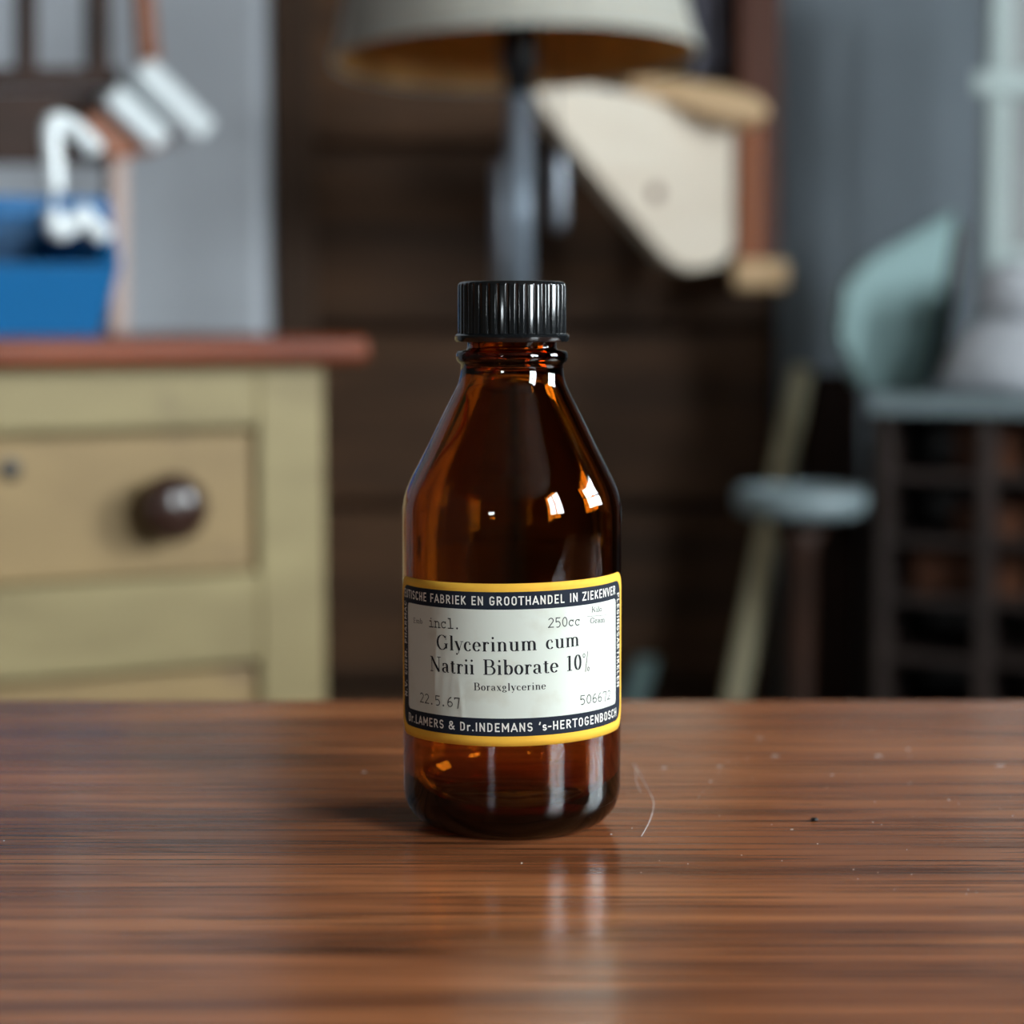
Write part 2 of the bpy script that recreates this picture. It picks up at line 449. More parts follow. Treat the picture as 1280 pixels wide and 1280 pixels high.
# ------------------------------------------------------------------ bottle
BC = Vector((0, BOTTLE_Y, TABLE_Z))
R = 0.0325
def zs_of(py):   # height above the table of a silhouette row
    r = ray(640, py); return (CAM + r * (BOTTLE_Y / r.y)).z - TABLE_Z
def hw(px): return px / F_PX * BOTTLE_Y * 1.0
bot = thing('amber_bottle', 'amber brown glass pharmacy bottle with black screw cap and yellow bordered label', 'bottle', BC)
def rpx(w, py): return w / F_PX * (BOTTLE_Y / ray(640, py).y * 1.0) * 0.998
outer = [(0, 0.0022), (0.017, 0.0020), (0.0215, 0.0004)]
for a in range(0, 91, 9):
    t = math.radians(-90 + a)
    outer.append((R - 0.0095 + 0.0095 * math.cos(t), 0.0115 + 0.0115 * math.sin(t)))
zsh = zs_of(632)
outer += [(R, 0.03), (R, 0.06), (R, zsh - 0.006), (R * 0.998, zsh)]
for py, w in ((620, 135.2), (610, 132.2), (602, 128.7), (592, 124.0), (582, 118.9), (570, 112.6), (555, 105.0), (540, 97.6), (525, 90.2), (510, 82.8), (498, 76.6), (490, 72.4), (483, 69.0), (477, 66.6), (470, 65.0), (462, 64.2), (455, 63.8)):
    outer.append((w / 137.7 * R, zs_of(py)))
ringz0, ringz1 = zs_of(452.5), zs_of(438.5)
rm = (ringz0 + ringz1) / 2; rr = (ringz1 - ringz0) / 2
rb = 66.5 / 137.7 * R
for a in range(-80, 81, 20):
    t = math.radians(a)
    outer.append((rb + (69.8 / 137.7 * R - rb) * math.cos(t), rm + rr * math.sin(t)))
rn = 55.5 / 137.7 * R
outer += [(rn + 0.0004, ringz1 + 0.0003), (rn, ringz1 + 0.001), (rn, zs_of(420)), (rn - 0.0006, zs_of(362)), (rn - 0.0016, zs_of(359))]
wall = 0.0026
inner = [(rn - 0.0030, zs_of(359)), (rn - 0.0036, zs_of(364)), (rn - 0.0036, zs_of(440)), (0.0122, zs_of(466)), (0.0130, zs_of(480))]
for py, w in ((498, 76.6), (525, 90.2), (555, 105.0), (582, 118.9), (602, 128.7), (616, 134.4), (634, 137.5)):
    inner.append((w / 137.7 * R - wall * 1.08, zs_of(py) - 0.0008))
inner += [(R - wall, zsh - 0.01), (R - wall, 0.06), (R - wall, 0.03), (R - wall, 0.0165)]
for a in range(15, 91, 15):
    t = math.radians(a)
    inner.append((R - wall - 0.0095 + 0.0095 * math.cos(t), 0.0165 - 0.0105 * math.sin(t)))
inner += [(0.010, 0.0066), (0, 0.0078)]
glass = lathe('glass_body', outer + inner, BC, M['amber'], bot, seg=128)

# screw cap
cap_root = None
zt, zf0, zf1 = zs_of(351.5), zs_of(427.0), zs_of(416.5)
rc = 67.6 / 137.7 * R; rfl = 71.3 / 137.7 * R
NT = 36; SUB = 10
ang, prof_r = [], []
for i in range(NT):
    for k, d in ((0.0, 0), (0.10, 0), (0.20, 0.01), (0.27, 0.06), (0.33, 0.3), (0.40, 0.9), (0.44, 1), (0.50, 1), (0.56, 1), (0.60, 0.9), (0.67, 0.3), (0.73, 0.06), (0.80, 0.01), (0.90, 0)):
        ang.append(2 * math.pi * (i + k) / NT); prof_r.append(d)
V, Fc = [], []
n = len(ang)
G = 0.00055
zr1 = zt - 0.0014
rings = [('f', rfl - 0.0004, zf0), ('f', rfl, zf0 + 0.0005), ('f', rfl, zf1 - 0.0006), ('f', rfl - 0.0006, zf1 - 0.0001), ('g', rc, zf1), ('g', rc, zr1), ('s', rc - 0.0002, zr1 + 0.0006), ('s', rc - 0.0007, zt - 0.0003), ('s', rc - 0.0016, zt), ('s', rc - 0.003, zt), ('s', rc - 0.0034, zt - 0.0003), ('s', 0.002, zt - 0.0003)]
for kind, r, z in rings:
    for a, d in zip(ang, prof_r):
        q = r - (G * d if kind == 'g' else 0)
        V.append(BC + Vector((q * math.sin(a), -q * math.cos(a), z)))
for j in range(len(rings) - 1):
    for i in range(n):
        k = (i + 1) % n
        Fc.append((j * n + i, j * n + k, (j + 1) * n + k, (j + 1) * n + i))
Fc.append(tuple(range((len(rings) - 1) * n, len(rings) * n)))
# inner wall of the cap down to the neck
b0 = len(V)
for r, z in ((rn + 0.0004, zf0), (rn + 0.0004, zs_of(357)), (0.002, zs_of(357))):
    for a in ang: V.append(BC + Vector((r * math.sin(a), -r * math.cos(a), z)))
for i in range(n):
    k = (i + 1) % n
    Fc.append((i, b0 + i, b0 + k, k))
    for j in range(2): Fc.append((b0 + j * n + i, b0 + (j + 1) * n + i, b0 + (j + 1) * n + k, b0 + j * n + k))
Fc.append(tuple(range(b0 + 2 * n, b0 + 3 * n)))
capo = fix_normals(mk('screw_cap', V, Fc, M['cap'], bot, True))
sm = capo.modifiers.new('edges', 'EDGE_SPLIT'); sm.split_angle = math.radians(50)

# label ---------------------------------------------------------------
def uv_of(px, py):
    """pixel -> (arc length, height) on the bottle's cylinder"""
    r = ray(px, py); o = CAM - BC
    a = r.x ** 2 + r.y ** 2; b = 2 * (o.x * r.x + o.y * r.y); c = o.x ** 2 + o.y ** 2 - R * R
    disc = b * b - 4 * a * c
    t = (-b - math.sqrt(max(disc, 0))) / (2 * a)
    p = o + r * t
    return Vector((math.atan2(p.x, -p.y) * R, p.z))
def crease(u, v):
    """small wrinkles of the paper"""
    d = 0.0
    for (u0, v0, du, w, h, vl) in CREASES:
        s = (v - v0) / vl
        if abs(s) < 1:
            x = (u - u0 - du * s) / w
            d += h * math.exp(-x * x) * (1 - s * s)
    return d
def on_label(u, v, lift):
    r = R + lift + crease(u, v); a = u / R
    return BC + Vector((r * math.sin(a), -r * math.cos(a), v))
va, vb = uv_of(640, 729.5).y, uv_of(640, 933).y
VC = (va + vb) / 2
CREASES = [(uv_of(545, 800).x, uv_of(545, 830).y, 0.0006, 0.0010, 0.00014, 0.014),
           (uv_of(577, 880).x, uv_of(577, 880).y, -0.001, 0.0009, 0.00014, 0.009),
           (uv_of(560, 860).x, uv_of(560, 860).y, 0.0012, 0.0011, -0.00006, 0.010)]
TILT = math.radians(0.9)
def tilt(u, v):
    return (u * math.cos(TILT) - (v - VC) * math.sin(TILT), VC + (v - VC) * math.cos(TILT) + u * math.sin(TILT))
def rounded_sheet(name, u0, u1, v0, v1, rad, lift, mat, parent, nu=200, nv=26, thick=0):
    us = [u0 + (u1 - u0) * i / nu for i in range(nu + 1)]
    for k in range(1, 10):                     # extra columns in the corners
        q = rad * (1 - math.cos(math.pi / 2 * k / 10)); us += [u0 + q, u1 - q]
    us = sorted(set(us)); V, Fc = [], []
    for u in us:
        e = min(u - u0, u1 - u); ins = 0
        if e < rad: ins = rad - math.sqrt(max(rad * rad - (rad - e) ** 2, 0))
        for j in range(nv + 1):
            v = v0 + ins + (v1 - v0 - 2 * ins) * j / nv
            V.append(on_label(*tilt(u, v), lift))
    for i in range(len(us) - 1):
        for j in range(nv):
            a = i * (nv + 1) + j
            Fc.append((a, a + nv + 1, a + nv + 2, a + 1))
    o = mk(name, V, Fc, mat, parent, True)
    if thick:
        m = o.modifiers.new('thickness', 'SOLIDIFY'); m.thickness = thick; m.offset = -1
    return o
UY, UD, UW = 0.0461, 0.0433, 0.0385
vd_a, vd_b = uv_of(640, 740).y, uv_of(640, 920.5).y
vw_a, vw_b = uv_of(640, 762).y, uv_of(640, 898).y
label = rounded_sheet('label', -UY, UY, vb, va, 0.0062, 0.00016, M['yellow_paper'], bot, thick=0.0001)
label['label'] = 'yellow bordered paper label with navy frame and printed text'
rounded_sheet('label_frame', -UD, UD, vd_b, vd_a, 0.0046, 0.00019, M['navy_ink'], label)
rounded_sheet('label_panel', -UW, UW, vw_b, vw_a, 0.0014, 0.00022, M['cream_paper'], label)

# lettering: stroked glyphs, one skeleton per letter
def arc(cx, cy, rx, ry, a0, a1, n=22):
    return [(cx + rx * math.cos(math.radians(a0 + (a1 - a0) * i / n)), cy + ry * math.sin(math.radians(a0 + (a1 - a0) * i / n))) for i in range(n + 1)]
def seg(x0, y0, x1, y1, n=6):
    return [(x0 + (x1 - x0) * i / n, y0 + (y1 - y0) * i / n) for i in range(n + 1)]
def A_(*p, **k): return ('auto', arc(*p, **k))
def T_(x, y0, y1): return ('thick', seg(x, y0, x, y1))
def D_(x0, y0, x1, y1): return ('thick', seg(x0, y0, x1, y1))
def t_(x0, y0, x1, y1): return ('thin', seg(x0, y0, x1, y1))
def h_(x0, x1, y): return ('thin', seg(x0, y, x1, y))
def dot(x, y, r): return ('dot', (x, y, r))
def feet(x, y=0.015, s=0.13): return h_(x - s, x + s, y)
XH = 0.63
SERIF = {
 'G': (0.92, [A_(.43, .5, .35, .49, 42, 318), T_(.74, .10, .42), h_(.58, .88, .42), t_(.72, .68, .73, .98)]),
 'l': (0.32, [T_(.16, 0, 1), feet(.16), h_(.03, .16, .985)]),
 'y': (0.56, [D_(.09, XH, .31, .03), t_(.50, XH, .23, -.20), dot(.13, -.22, .065), h_(-.02, .20, XH), h_(.39, .60, XH)]),
 'c': (0.50, [A_(.27, .315, .20, .30, 55, 320), dot(.395, .48, .062)]),
 'e': (0.53, [A_(.27, .315, .20, .30, 3, 322), h_(.08, .46, .335)]),
 'r': (0.47, [T_(.16, 0, XH), feet(.16), h_(.02, .16, XH - .012), A_(.36, .44, .17, .18, 170, 80), dot(.40, .55, .065)]),
 'i': (0.31, [T_(.155, 0, XH), feet(.155), h_(.02, .155, XH - .012), dot(.15, .90, .078)]),
 'n': (0.66, [T_(.16, 0, XH), feet(.16), h_(.02, .16, XH - .012), A_(.335, .43, .165, .19, 175, 10), T_(.50, 0, .47), feet(.50)]),
 'u': (0.66, [T_(.16, .17, XH), h_(.02, .16, XH - .012), A_(.325, .18, .165, .17, 182, 350), T_(.50, 0, XH), h_(.36, .50, XH - .012), h_(.50, .63, .015)]),
 'm': (1.00, [T_(.16, 0, XH), feet(.16), h_(.02, .16, XH - .012), A_(.33, .43, .165, .19, 175, 10), T_(.50, 0, .47), feet(.50), A_(.67, .43, .165, .19, 175, 10), T_(.84, 0, .47), feet(.84)]),
 'N': (0.94, [t_(.17, 0, .17, 1), feet(.17), h_(.02, .2, .985), D_(.18, .97, .78, .02), t_(.78, 0, .78, 1), feet(.78, .985)]),
 'a': (0.57, [T_(.40, .06, .46), A_(.24, .44, .16, .17, 155, 5), dot(.11, .47, .058), A_(.27, .17, .18, .155, 75, 285), h_(.40, .54, .03)]),
 't': (0.40, [T_(.18, .08, .80), h_(.03, .35, XH - .012), A_(.28, .09, .10, .08, 190, 330)]),
 'B': (0.82, [T_(.20, 0, 1), h_(.04, .46, .985), h_(.04, .48, .015), h_(.2, .46, .525), A_(.44, .755, .20, .23, 90, -90), A_(.46, .27, .26, .255, 90, -90)]),
 'b': (0.62, [T_(.15, 0, 1), h_(.02, .15, .985), A_(.33, .315, .20, .30, 155, -155)]),
 'o': (0.55, [A_(.275, .315, .20, .30, 0, 360, n=40)]),
 '1': (0.50, [T_(.25, 0, 1), t_(.25, .985, .08, .93), feet(.25, .015, .17)]),
 '0': (0.60, [A_(.30, .5, .20, .485, 0, 360, n=40)]),
 '%': (0.60, [('thin', arc(.13, .88, .075, .13, 0, 360, n=24)), t_(.44, 1.12, .23, -.22), ('thin', arc(.48, -.06, .07, .12, 0, 360, n=24))]),
 'x': (0.55, [D_(.10, XH, .44, 0), t_(.45, XH, .08, 0), feet(.10, XH, .1), feet(.43, XH, .1), feet(.10, .015, .1), feet(.45, .015, .1)]),
 'g': (0.55, [A_(.25, .44, .15, .19, 0, 360, n=30), A_(.26, -.08, .19, .12, 0, 360, n=30), t_(.16, .27, .13, .13), t_(.13, .13, .34, .02), dot(.46, .60, .02)]),
 'E': (0.76, [T_(.20, 0, 1), h_(.04, .64, .985), h_(.04, .66, .015), h_(.2, .5, .5)]),
 'K': (0.88, [T_(.20, 0, 1), feet(.2), feet(.2, .985), t_(.72, .98, .26, .45), D_(.38, .56, .74, .02)]),
 ' ': (0.42, []),
}
def mono(d): return ('pen', d)
TYPE = {
 'i': (0.62, [mono(seg(.31, .04, .31, .62)), mono(seg(.14, .62, .31, .62)), mono(seg(.10, .04, .52, .04)), dot(.30, .86, .07)]),
 'n': (0.62, [mono(seg(.14, .04, .14, .62)), mono(seg(.04, .62, .14, .62)), mono(arc(.31, .42, .17, .2, 180, 0)), mono(seg(.48, .42, .48, .04)), mono(seg(.04, .04, .24, .04)), mono(seg(.40, .04, .58, .04))]),
 'c': (0.62, [mono(arc(.31, .33, .21, .29, 40, 320)), mono(seg(.48, .62, .48, .48))]),
 'l': (0.62, [mono(seg(.31, .04, .31, .98)), mono(seg(.12, .98, .31, .98)), mono(seg(.10, .04, .52, .04))]),
 '.': (0.55, [dot(.24, .06, .10)]),
 '2': (0.62, [mono(arc(.30, .72, .20, .24, 165, -40)), mono(seg(.46, .57, .10, .02)), mono(seg(.08, .04, .52, .04))]),
 '5': (0.62, [mono(seg(.14, .96, .48, .96)), mono(seg(.14, .96, .13, .55)), mono(arc(.28, .30, .22, .30, 130, -120))]),
 '0': (0.62, [mono(arc(.31, .5, .20, .46, 0, 360, n=36))]),
 '6': (0.62, [mono(arc(.31, .28, .20, .25, 0, 360, n=30)), mono(arc(.50, .36, .39, .62, 180, 100))]),
 '7': (0.62, [mono(seg(.10, .96, .52, .96)), mono(seg(.10, .96, .10, .84)), mono(seg(.52, .96, .36, -.08))]),
 ' ': (0.62, []),
}
def B_(*pts):
    out = []
    for a, b in zip(pts, pts[1:]): out.append(('bold', seg(*a, *b)))
    return out
def C_(*p, **k): return [('bold', arc(*p, **k))]
l_, r_ = .13, .45
SANS = {
 'A': (.62, B_((.07, .07), (.31, .93)) + B_((.55, .07), (.31, .93)) + B_((.19, .30), (.43, .30))),
 'B': (.60, B_((l_, .07), (l_, .93)) + B_((l_, .93), (.28, .93)) + B_((l_, .52), (.28, .52)) + B_((l_, .07), (.28, .07)) + C_(.28, .725, .15, .205, 90, -90) + C_(.28, .295, .19, .225, 90, -90)),
 'C': (.58, C_(.30, .70, .17, .23, 15, 180) + B_((l_, .70), (l_, .30)) + C_(.30, .30, .17, .23, 180, 345)),
 'D': (.60, B_((l_, .07), (l_, .93)) + B_((l_, .93), (.26, .93)) + B_((l_, .07), (.26, .07)) + C_(.26, .68, .20, .25, 90, 0) + C_(.26, .32, .20, .25, 0, -90) + B_((.46, .68), (.46, .32))),
 'E': (.53, B_((l_, .07), (l_, .93)) + B_((l_, .93), (.42, .93)) + B_((l_, .5), (.38, .5)) + B_((l_, .07), (.42, .07))),
 'F': (.51, B_((l_, .07), (l_, .93)) + B_((l_, .93), (.42, .93)) + B_((l_, .5), (.38, .5))),
 'G': (.60, C_(.30, .70, .17, .23, 15, 180) + B_((l_, .70), (l_, .30)) + C_(.30, .30, .17, .23, 180, 360) + B_((.47, .30), (.47, .46)) + B_((.47, .46), (.33, .46))),
 'H': (.60, B_((l_, .07), (l_, .93)) + B_((.47, .07), (.47, .93)) + B_((l_, .5), (.47, .5))),
 'I': (.28, B_((.14, .07), (.14, .93))),
 'K': (.58, B_((l_, .07), (l_, .93)) + B_((.46, .93), (.17, .48)) + B_((.22, .55), (.48, .07))),
 'L': (.50, B_((l_, .07), (l_, .93)) + B_((l_, .07), (.40, .07))),
 'M': (.74, B_((l_, .07), (l_, .93)) + B_((.61, .07), (.61, .93)) + B_((l_, .93), (.37, .35)) + B_((.61, .93), (.37, .35))),
 'N': (.62, B_((l_, .07), (l_, .93)) + B_((.49, .07), (.49, .93)) + B_((l_, .93), (.49, .07))),
 'O': (.60, C_(.30, .69, .17, .24, 0, 180) + B_((.13, .69), (.13, .31)) + C_(.30, .31, .17, .24, 180, 360) + B_((.47, .31), (.47, .69))),
 'P': (.56, B_((l_, .07), (l_, .93)) + B_((l_, .93), (.27, .93)) + B_((l_, .46), (.27, .46)) + C_(.27, .695, .18, .235, 90, -90)),
 'R': (.60, B_((l_, .07), (l_, .93)) + B_((l_, .93), (.27, .93)) + B_((l_, .48), (.27, .48)) + C_(.27, .705, .18, .225, 90, -90) + B_((.28, .46), (.48, .07))),
 'S': (.56, C_(.28, .705, .16, .225, 20, 270) + C_(.28, .285, .17, .215, 90, -160)),
 'T': (.54, B_((.27, .07), (.27, .93)) + B_((.06, .93), (.48, .93))),
 'U': (.60, B_((l_, .93), (l_, .30)) + C_(.30, .30, .17, .23, 180, 360) + B_((.47, .30), (.47, .93))),
 'V': (.58, B_((.07, .93), (.29, .07)) + B_((.51, .93), (.29, .07))),
 'Z': (.54, B_((.08, .93), (.46, .93)) + B_((.46, .93), (.08, .07)) + B_((.08, .07), (.46, .07))),
 '&': (.66, C_(.29, .75, .13, .18, 0, 360) + C_(.27, .28, .18, .21, 60, 330) + B_((.20, .64), (.58, .07)) + B_((.43, .2), (.56, .42))),
 'r': (.40, B_((.12, .07), (.12, .62)) + C_(.30, .42, .17, .2, 170, 70)),
 's': (.44, C_(.22, .48, .12, .14, 20, 270) + C_(.22, .21, .13, .14, 90, -160)),
 '.': (.26, [dot(.13, .09, .10)]),
 "'": (.26, B_((.15, .95), (.10, .74))),
 '-': (.36, B_((.08, .42), (.28, .42))),
 ' ': (.34, []),
}
def write(name, text, font, p0, p1, height, mat, pen=0.1, thick=0.165, thin=0.040, bold=0.15, lift=0.00025, track=0.0, parent=None):
    """text set between label points p0 and p1 on its baseline"""
    tot = sum(font[c][0] + track for c in text) - track
    d = (p1 - p0); Lg = d.length; e = d / Lg; nrm = Vector((-e.y, e.x))
    sx = Lg / tot; sy = height
    V, Fc = [], []
    def put(x, y): 
        q = p0 + e * (x * sx) + nrm * (y * sy)
        V.append(on_label(q.x, q.y, lift)); return len(V) - 1
    ar = sx / sy
    x0 = 0
    for c in text:
        w, strokes = font[c]
        for kind, data in strokes:
            if kind == 'dot':
                cx, cy, rd = data; k0 = put(x0 + cx, cy); ks = []
                for i in range(14):
                    a = 2 * math.pi * i / 14; ks.append(put(x0 + cx + rd / ar * math.cos(a), cy + rd * math.sin(a)))
                for i in range(14): Fc.append((k0, ks[i], ks[(i + 1) % 14]))
                continue
            pts = [Vector(((x0 + x) * ar, y)) for x, y in data]     # isotropic units of the cap height
            n = len(pts); closed = (pts[0] - pts[-1]).length < 1e-5
            if kind in ('bold', 'pen') and not closed:
                ww = bold if kind == 'bold' else pen
                t0 = (pts[1] - pts[0]).normalized(); t1 = (pts[-1] - pts[-2]).normalized()
                ext = ww * (0.45 if n == 7 else 0.05)
                pts[0] = pts[0] - t0 * ext; pts[-1] = pts[-1] + t1 * ext
            L_, R_ = [], []
            for i, p in enumerate(pts):
                if closed: tg = pts[(i + 1) % (n - 1)] - pts[(i - 1) % (n - 1)] if 0 < i < n - 1 else pts[1] - pts[n - 2]
                else: tg = pts[min(i + 1, n - 1)] - pts[max(i - 1, 0)]
                tg.normalize(); nn = Vector((-tg.y, tg.x))
                if kind == 'auto': ww = thin + (thick - thin) * abs(tg.y) ** 1.6
                elif kind == 'thick': ww = thick
                elif kind == 'thin': ww = thin
                elif kind == 'bold': ww = bold
                else: ww = pen
                a, b = p + nn * ww / 2, p - nn * ww / 2
                L_.append(put(a.x / ar, a.y)); R_.append(put(b.x / ar, b.y))
            for i in range(n - 1): Fc.append((L_[i], R_[i], R_[i + 1], L_[i + 1]))
        x0 += w + track
    return mk(name, V, Fc, mat, parent or label, True)
pxh = 1 / F_PX * (BOTTLE_Y - R)
def line(name, text, font, a, b, hpx, mat, **k):
    return write(name, text, font, uv_of(*a), uv_of(*b), hpx * pxh, mat, **k)
line('lettering', 'Glycerinum cum', SERIF, (547.0, 811.3), (723.5, 806.9), 19.0, M['black_ink'], track=0.07)
line('lettering', 'Natrii Biborate 10%', SERIF, (538.5, 838.2), (736.5, 834.5), 19.3, M['black_ink'], track=0.055, thin=0.05)
line('lettering', 'Boraxglycerine', SERIF, (592.5, 862.6), (682, 861.2), 9.6, M['black_ink'], track=0.09, thin=0.05)
line('lettering', 'incl.', TYPE, (536.5, 783.6), (576.5, 786.3), 13.2, M['type_ink'], pen=0.10)
line('lettering', '250cc', TYPE, (684, 784.6), (725, 781.4), 12.4, M['type_ink'], pen=0.10)
line('lettering', 'Emb', SERIF, (517.8, 778.2), (529, 779.6), 6.4, M['faint_ink'], thick=.16, thin=.08)
line('lettering', 'Kilo', SERIF, (738.2, 765.2), (751.5, 763.8), 6.6, M['faint_ink'], thick=.20, thin=.11)
line('lettering', 'Gram', SERIF, (736.6, 779.0), (755.2, 777.4), 6.6, M['faint_ink'], thick=.20, thin=.11)
write('lettering', '-', {'-': (1.0, [('pen', seg(0, .5, 1, .5, n=16))])}, uv_of(733, 772.3), uv_of(757.5, 770.4), 4 * pxh, M['faint_ink'], pen=0.12)
line('lettering', '22.5.67', TYPE, (525.5, 877.2), (576.5, 884.6), 12.6, M['type_ink'], pen=0.10)
line('lettering', '506672', TYPE, (723.5, 881.0), (762.5, 873.4), 12.0, M['faint_ink'], pen=0.10)
# frame text, running up the left side, along the top and down the right side
def ul(u, v): return Vector(tilt(u, v))
ht = 11.3 * pxh
vtop = (vd_a + vw_a) / 2 - ht / 2; vbot = (vd_b + vw_b) / 2 - ht / 2
us = (UD + UW) / 2
ptl, ptr = uv_of(509.3, 750), uv_of(765.2, 745)
write('lettering', 'EUTISCHE FABRIEK EN GROOTHANDEL IN ZIEKENVER', SANS, ul(-UD + 0.0014, vtop), ul(UD - 0.0050, vtop), ht, M['white_ink'], track=0.05)
write('lettering', "Dr.LAMERS & Dr.INDEMANS 's-HERTOGENBOSCH", SANS, ul(-UW - 0.0002, vbot), ul(UW + 0.0006, vbot), ht, M['white_ink'], track=0.05)
hs = 0.0023
write('lettering', 'N.V. CHEM. PHARMAC', SANS, ul(-us + hs / 2, uv_of(640, 885).y), ul(-us + hs / 2, vd_a - 0.0048), hs, M['white_ink'], track=0.05)
write('lettering', 'PLEGINGSARTIKELEN', SANS, ul(us - hs / 2, vd_a - 0.0036), ul(us - hs / 2, uv_of(640, 879).y), hs, M['white_ink'], track=0.05)

# fibre and dust on the table
def on_table(px, py, lift=0.0):
    r = ray(px, py); t = (TABLE_Z + lift - H) / r.z; return CAM + r * t
fib = tube('thread', smooth_pts([on_table(792, 955, .0004), on_table(800, 968, .0012), on_table(809, 985, .0016), on_table(817, 1003, .0012), on_table(813, 1024, .0008), on_table(802, 1045, .0003)], 8), 0.00007, M['fibre'], seg=6)
tag(fib, 'fine white thread lying on the table beside the bottle', 'thread')
fib2 = tube('thread', smooth_pts([on_table(796, 958, .0004), on_table(795, 975, .0008), on_table(801, 990, .0004)], 6), 0.00006, M['fibre'], seg=6)
tag(fib2, 'short straight wisp of lint next to the longer curled thread', 'thread')
V, Fc = [], []
rd = random.Random(3)
spots = [(888, 977, 5, 3), (969, 945, 12, 3), (900, 958, 12, 2), (830, 960, 9, 2), (1098, 945, 14, 3), (1135, 937, 7, 4), (1186, 1000, 3, 3), (1040, 969, 6, 2), (1250, 957, 22, 2), (455, 965, 8, 4), (652, 1079, 3, 5), (1091, 1028, 3, 2), (1137, 979, 3, 2), (764, 1043, 4, 2), (990, 1037, 7, 2), (1067, 1087, 3, 2), (950, 923, 10, 2), (5, 1051, 3, 3), (1022, 1055, 2, 2), (1266, 1020, 2, 2), (860, 1080, 2, 2)]
for _ in range(40): spots.append((rd.uniform(780, 1280), rd.uniform(900, 1120), rd.uniform(1, 2), rd.uniform(0.8, 1.5)))
for (px, py, w, h) in spots:
    c = on_table(px, py); k = c.y / F_PX
    rx, ry = w * k * 0.45, h * k * 0.8
    n0 = len(V); m = 7
    V.append(c + Vector((0, 0, 0.00022)))
    for i in range(m):
        a = 2 * math.pi * i / m; q = rd.uniform(.6, 1.1)
        V.append(c + Vector((rx * q * math.cos(a), ry * q * math.sin(a), 0.00003)))
    for i in range(m): Fc.append((n0, n0 + 1 + i, n0 + 1 + (i + 1) % m))
dust = mk('dust', V, Fc, M['dust'])
tag(dust, 'pale specks of dust scattered over the walnut table top', 'dust', kind='stuff')
pit = lathe('crumb', [(0, 0.0), (0.0009, 0.0001), (0.0012, 0.0005), (0.0008, 0.0009), (0, 0.001)], on_table(1018, 1026), M['black'], None, 12)
tag(pit, 'tiny dark crumb on the bare table right of the bottle', 'crumb')

# ------------------------------------------------------------------ chest of drawers
ANG = math.radians(27.6)
e1 = Vector((-math.cos(ANG), -math.sin(ANG), 0))     # along the front, to the left
e2 = Vector((-math.sin(ANG), math.cos(ANG), 0))      # into the chest
ez = Vector((0, 0, 1))
KP = P(222, 632, 1.60)
def cf(px, py, off=0.0):
    """pixel -> (s, z) on the plane of the chest front pushed back by off"""
    p = ray_plane(px, py, KP + e2 * off, e2); d = p - CO
    return d.dot(e1), p.z
CO = Vector((0, 0, 0))
pr = ray_plane(406, 600, KP, e2); CO = Vector((pr.x, pr.y, 0))
s15 = cf(15, 588)[0]
W = 2 * s15; DEP = 0.40
ztop = cf(360, 421)[1]; zbt = cf(360, 454)[1]
ch = thing('chest_of_drawers', 'straw yellow painted chest of drawers with dark round knobs and brown top', 'chest', CO + e1 * W / 2 + e2 * DEP / 2)
def cbox(name, s0, s1, d0, d1, z0, z1, mat, parent, bw=0.0):
    return box(name, CO + e1 * s0 + e2 * d0 + ez * z0, e1 * (s1 - s0), e2 * (d1 - d0), ez * (z1 - z0), mat, parent, bw)
sd = cf(324, 620)[0]                                  # right edge of the drawers
rows = [(cf(316, 716)[1], cf(316, 533)[1])]
zr = cf(288, 829)[1]
step = rows[0][1] - zr
while rows[-1][0] - step > 0.05:
    rows.append((rows[-1][0] - step, rows[-1][1] - step))
cbox('body', 0.004, W - 0.004, 0.022, DEP, 0.05, zbt, M['chest'], ch)
cbox('stile', 0, sd, 0, 0.022, 0, zbt, M['chest'], ch, 0.002)
cbox('stile', W - sd, W, 0, 0.022, 0, zbt, M['chest'], ch, 0.002)
cbox('rail', sd, W - sd, 0.0005, 0.022, rows[0][1], zbt, M['chest'], ch, 0.002)
for i, (a, b) in enumerate(rows):
    lo = rows[i + 1][1] if i + 1 < len(rows) else 0.03
    cbox('rail', sd, W - sd, 0.0005, 0.022, lo, a, M['chest'], ch, 0.002)
    dr = cbox('drawer', sd + 0.0025, W - sd - 0.0025, 0.006, 0.030, a + 0.002, b - 0.005, M['drawer'], ch, 0.0015)
    zc = cf(222, 632)[1] - i * step; zk = cf(15, 588)[1] - i * step
    sk = cf(207, 632)[0]
    for s in (sk, W - sk):
        lathe('knob', [(0, -0.002), (0.012, -0.002), (0.011, 0.004), (0.010, 0.008), (0.016, 0.012), (0.0235, 0.016), (0.0262, 0.022), (0.0250, 0.029), (0.0180, 0.035), (0.008, 0.038), (0, 0.0385)], CO + e1 * s + e2 * 0.006 + ez * zc, M['knob'], dr, 32, axis=-e2)
    lathe('keyhole', [(0, 0), (0.008, 0), (0.008, 0.0012), (0.0066, 0.0018), (0, 0.0018)], CO + e1 * s15 + e2 * 0.006 + ez * zk, M['black'], dr, 20, axis=-e2)
so = cf(461, 440, -0.02)[0]
tp = cbox('top', so, W - so, -0.025, DEP + 0.01, zbt, ztop, M['chest_top'], ch, 0.007)
tp.modifiers['bevel'].segments = 4

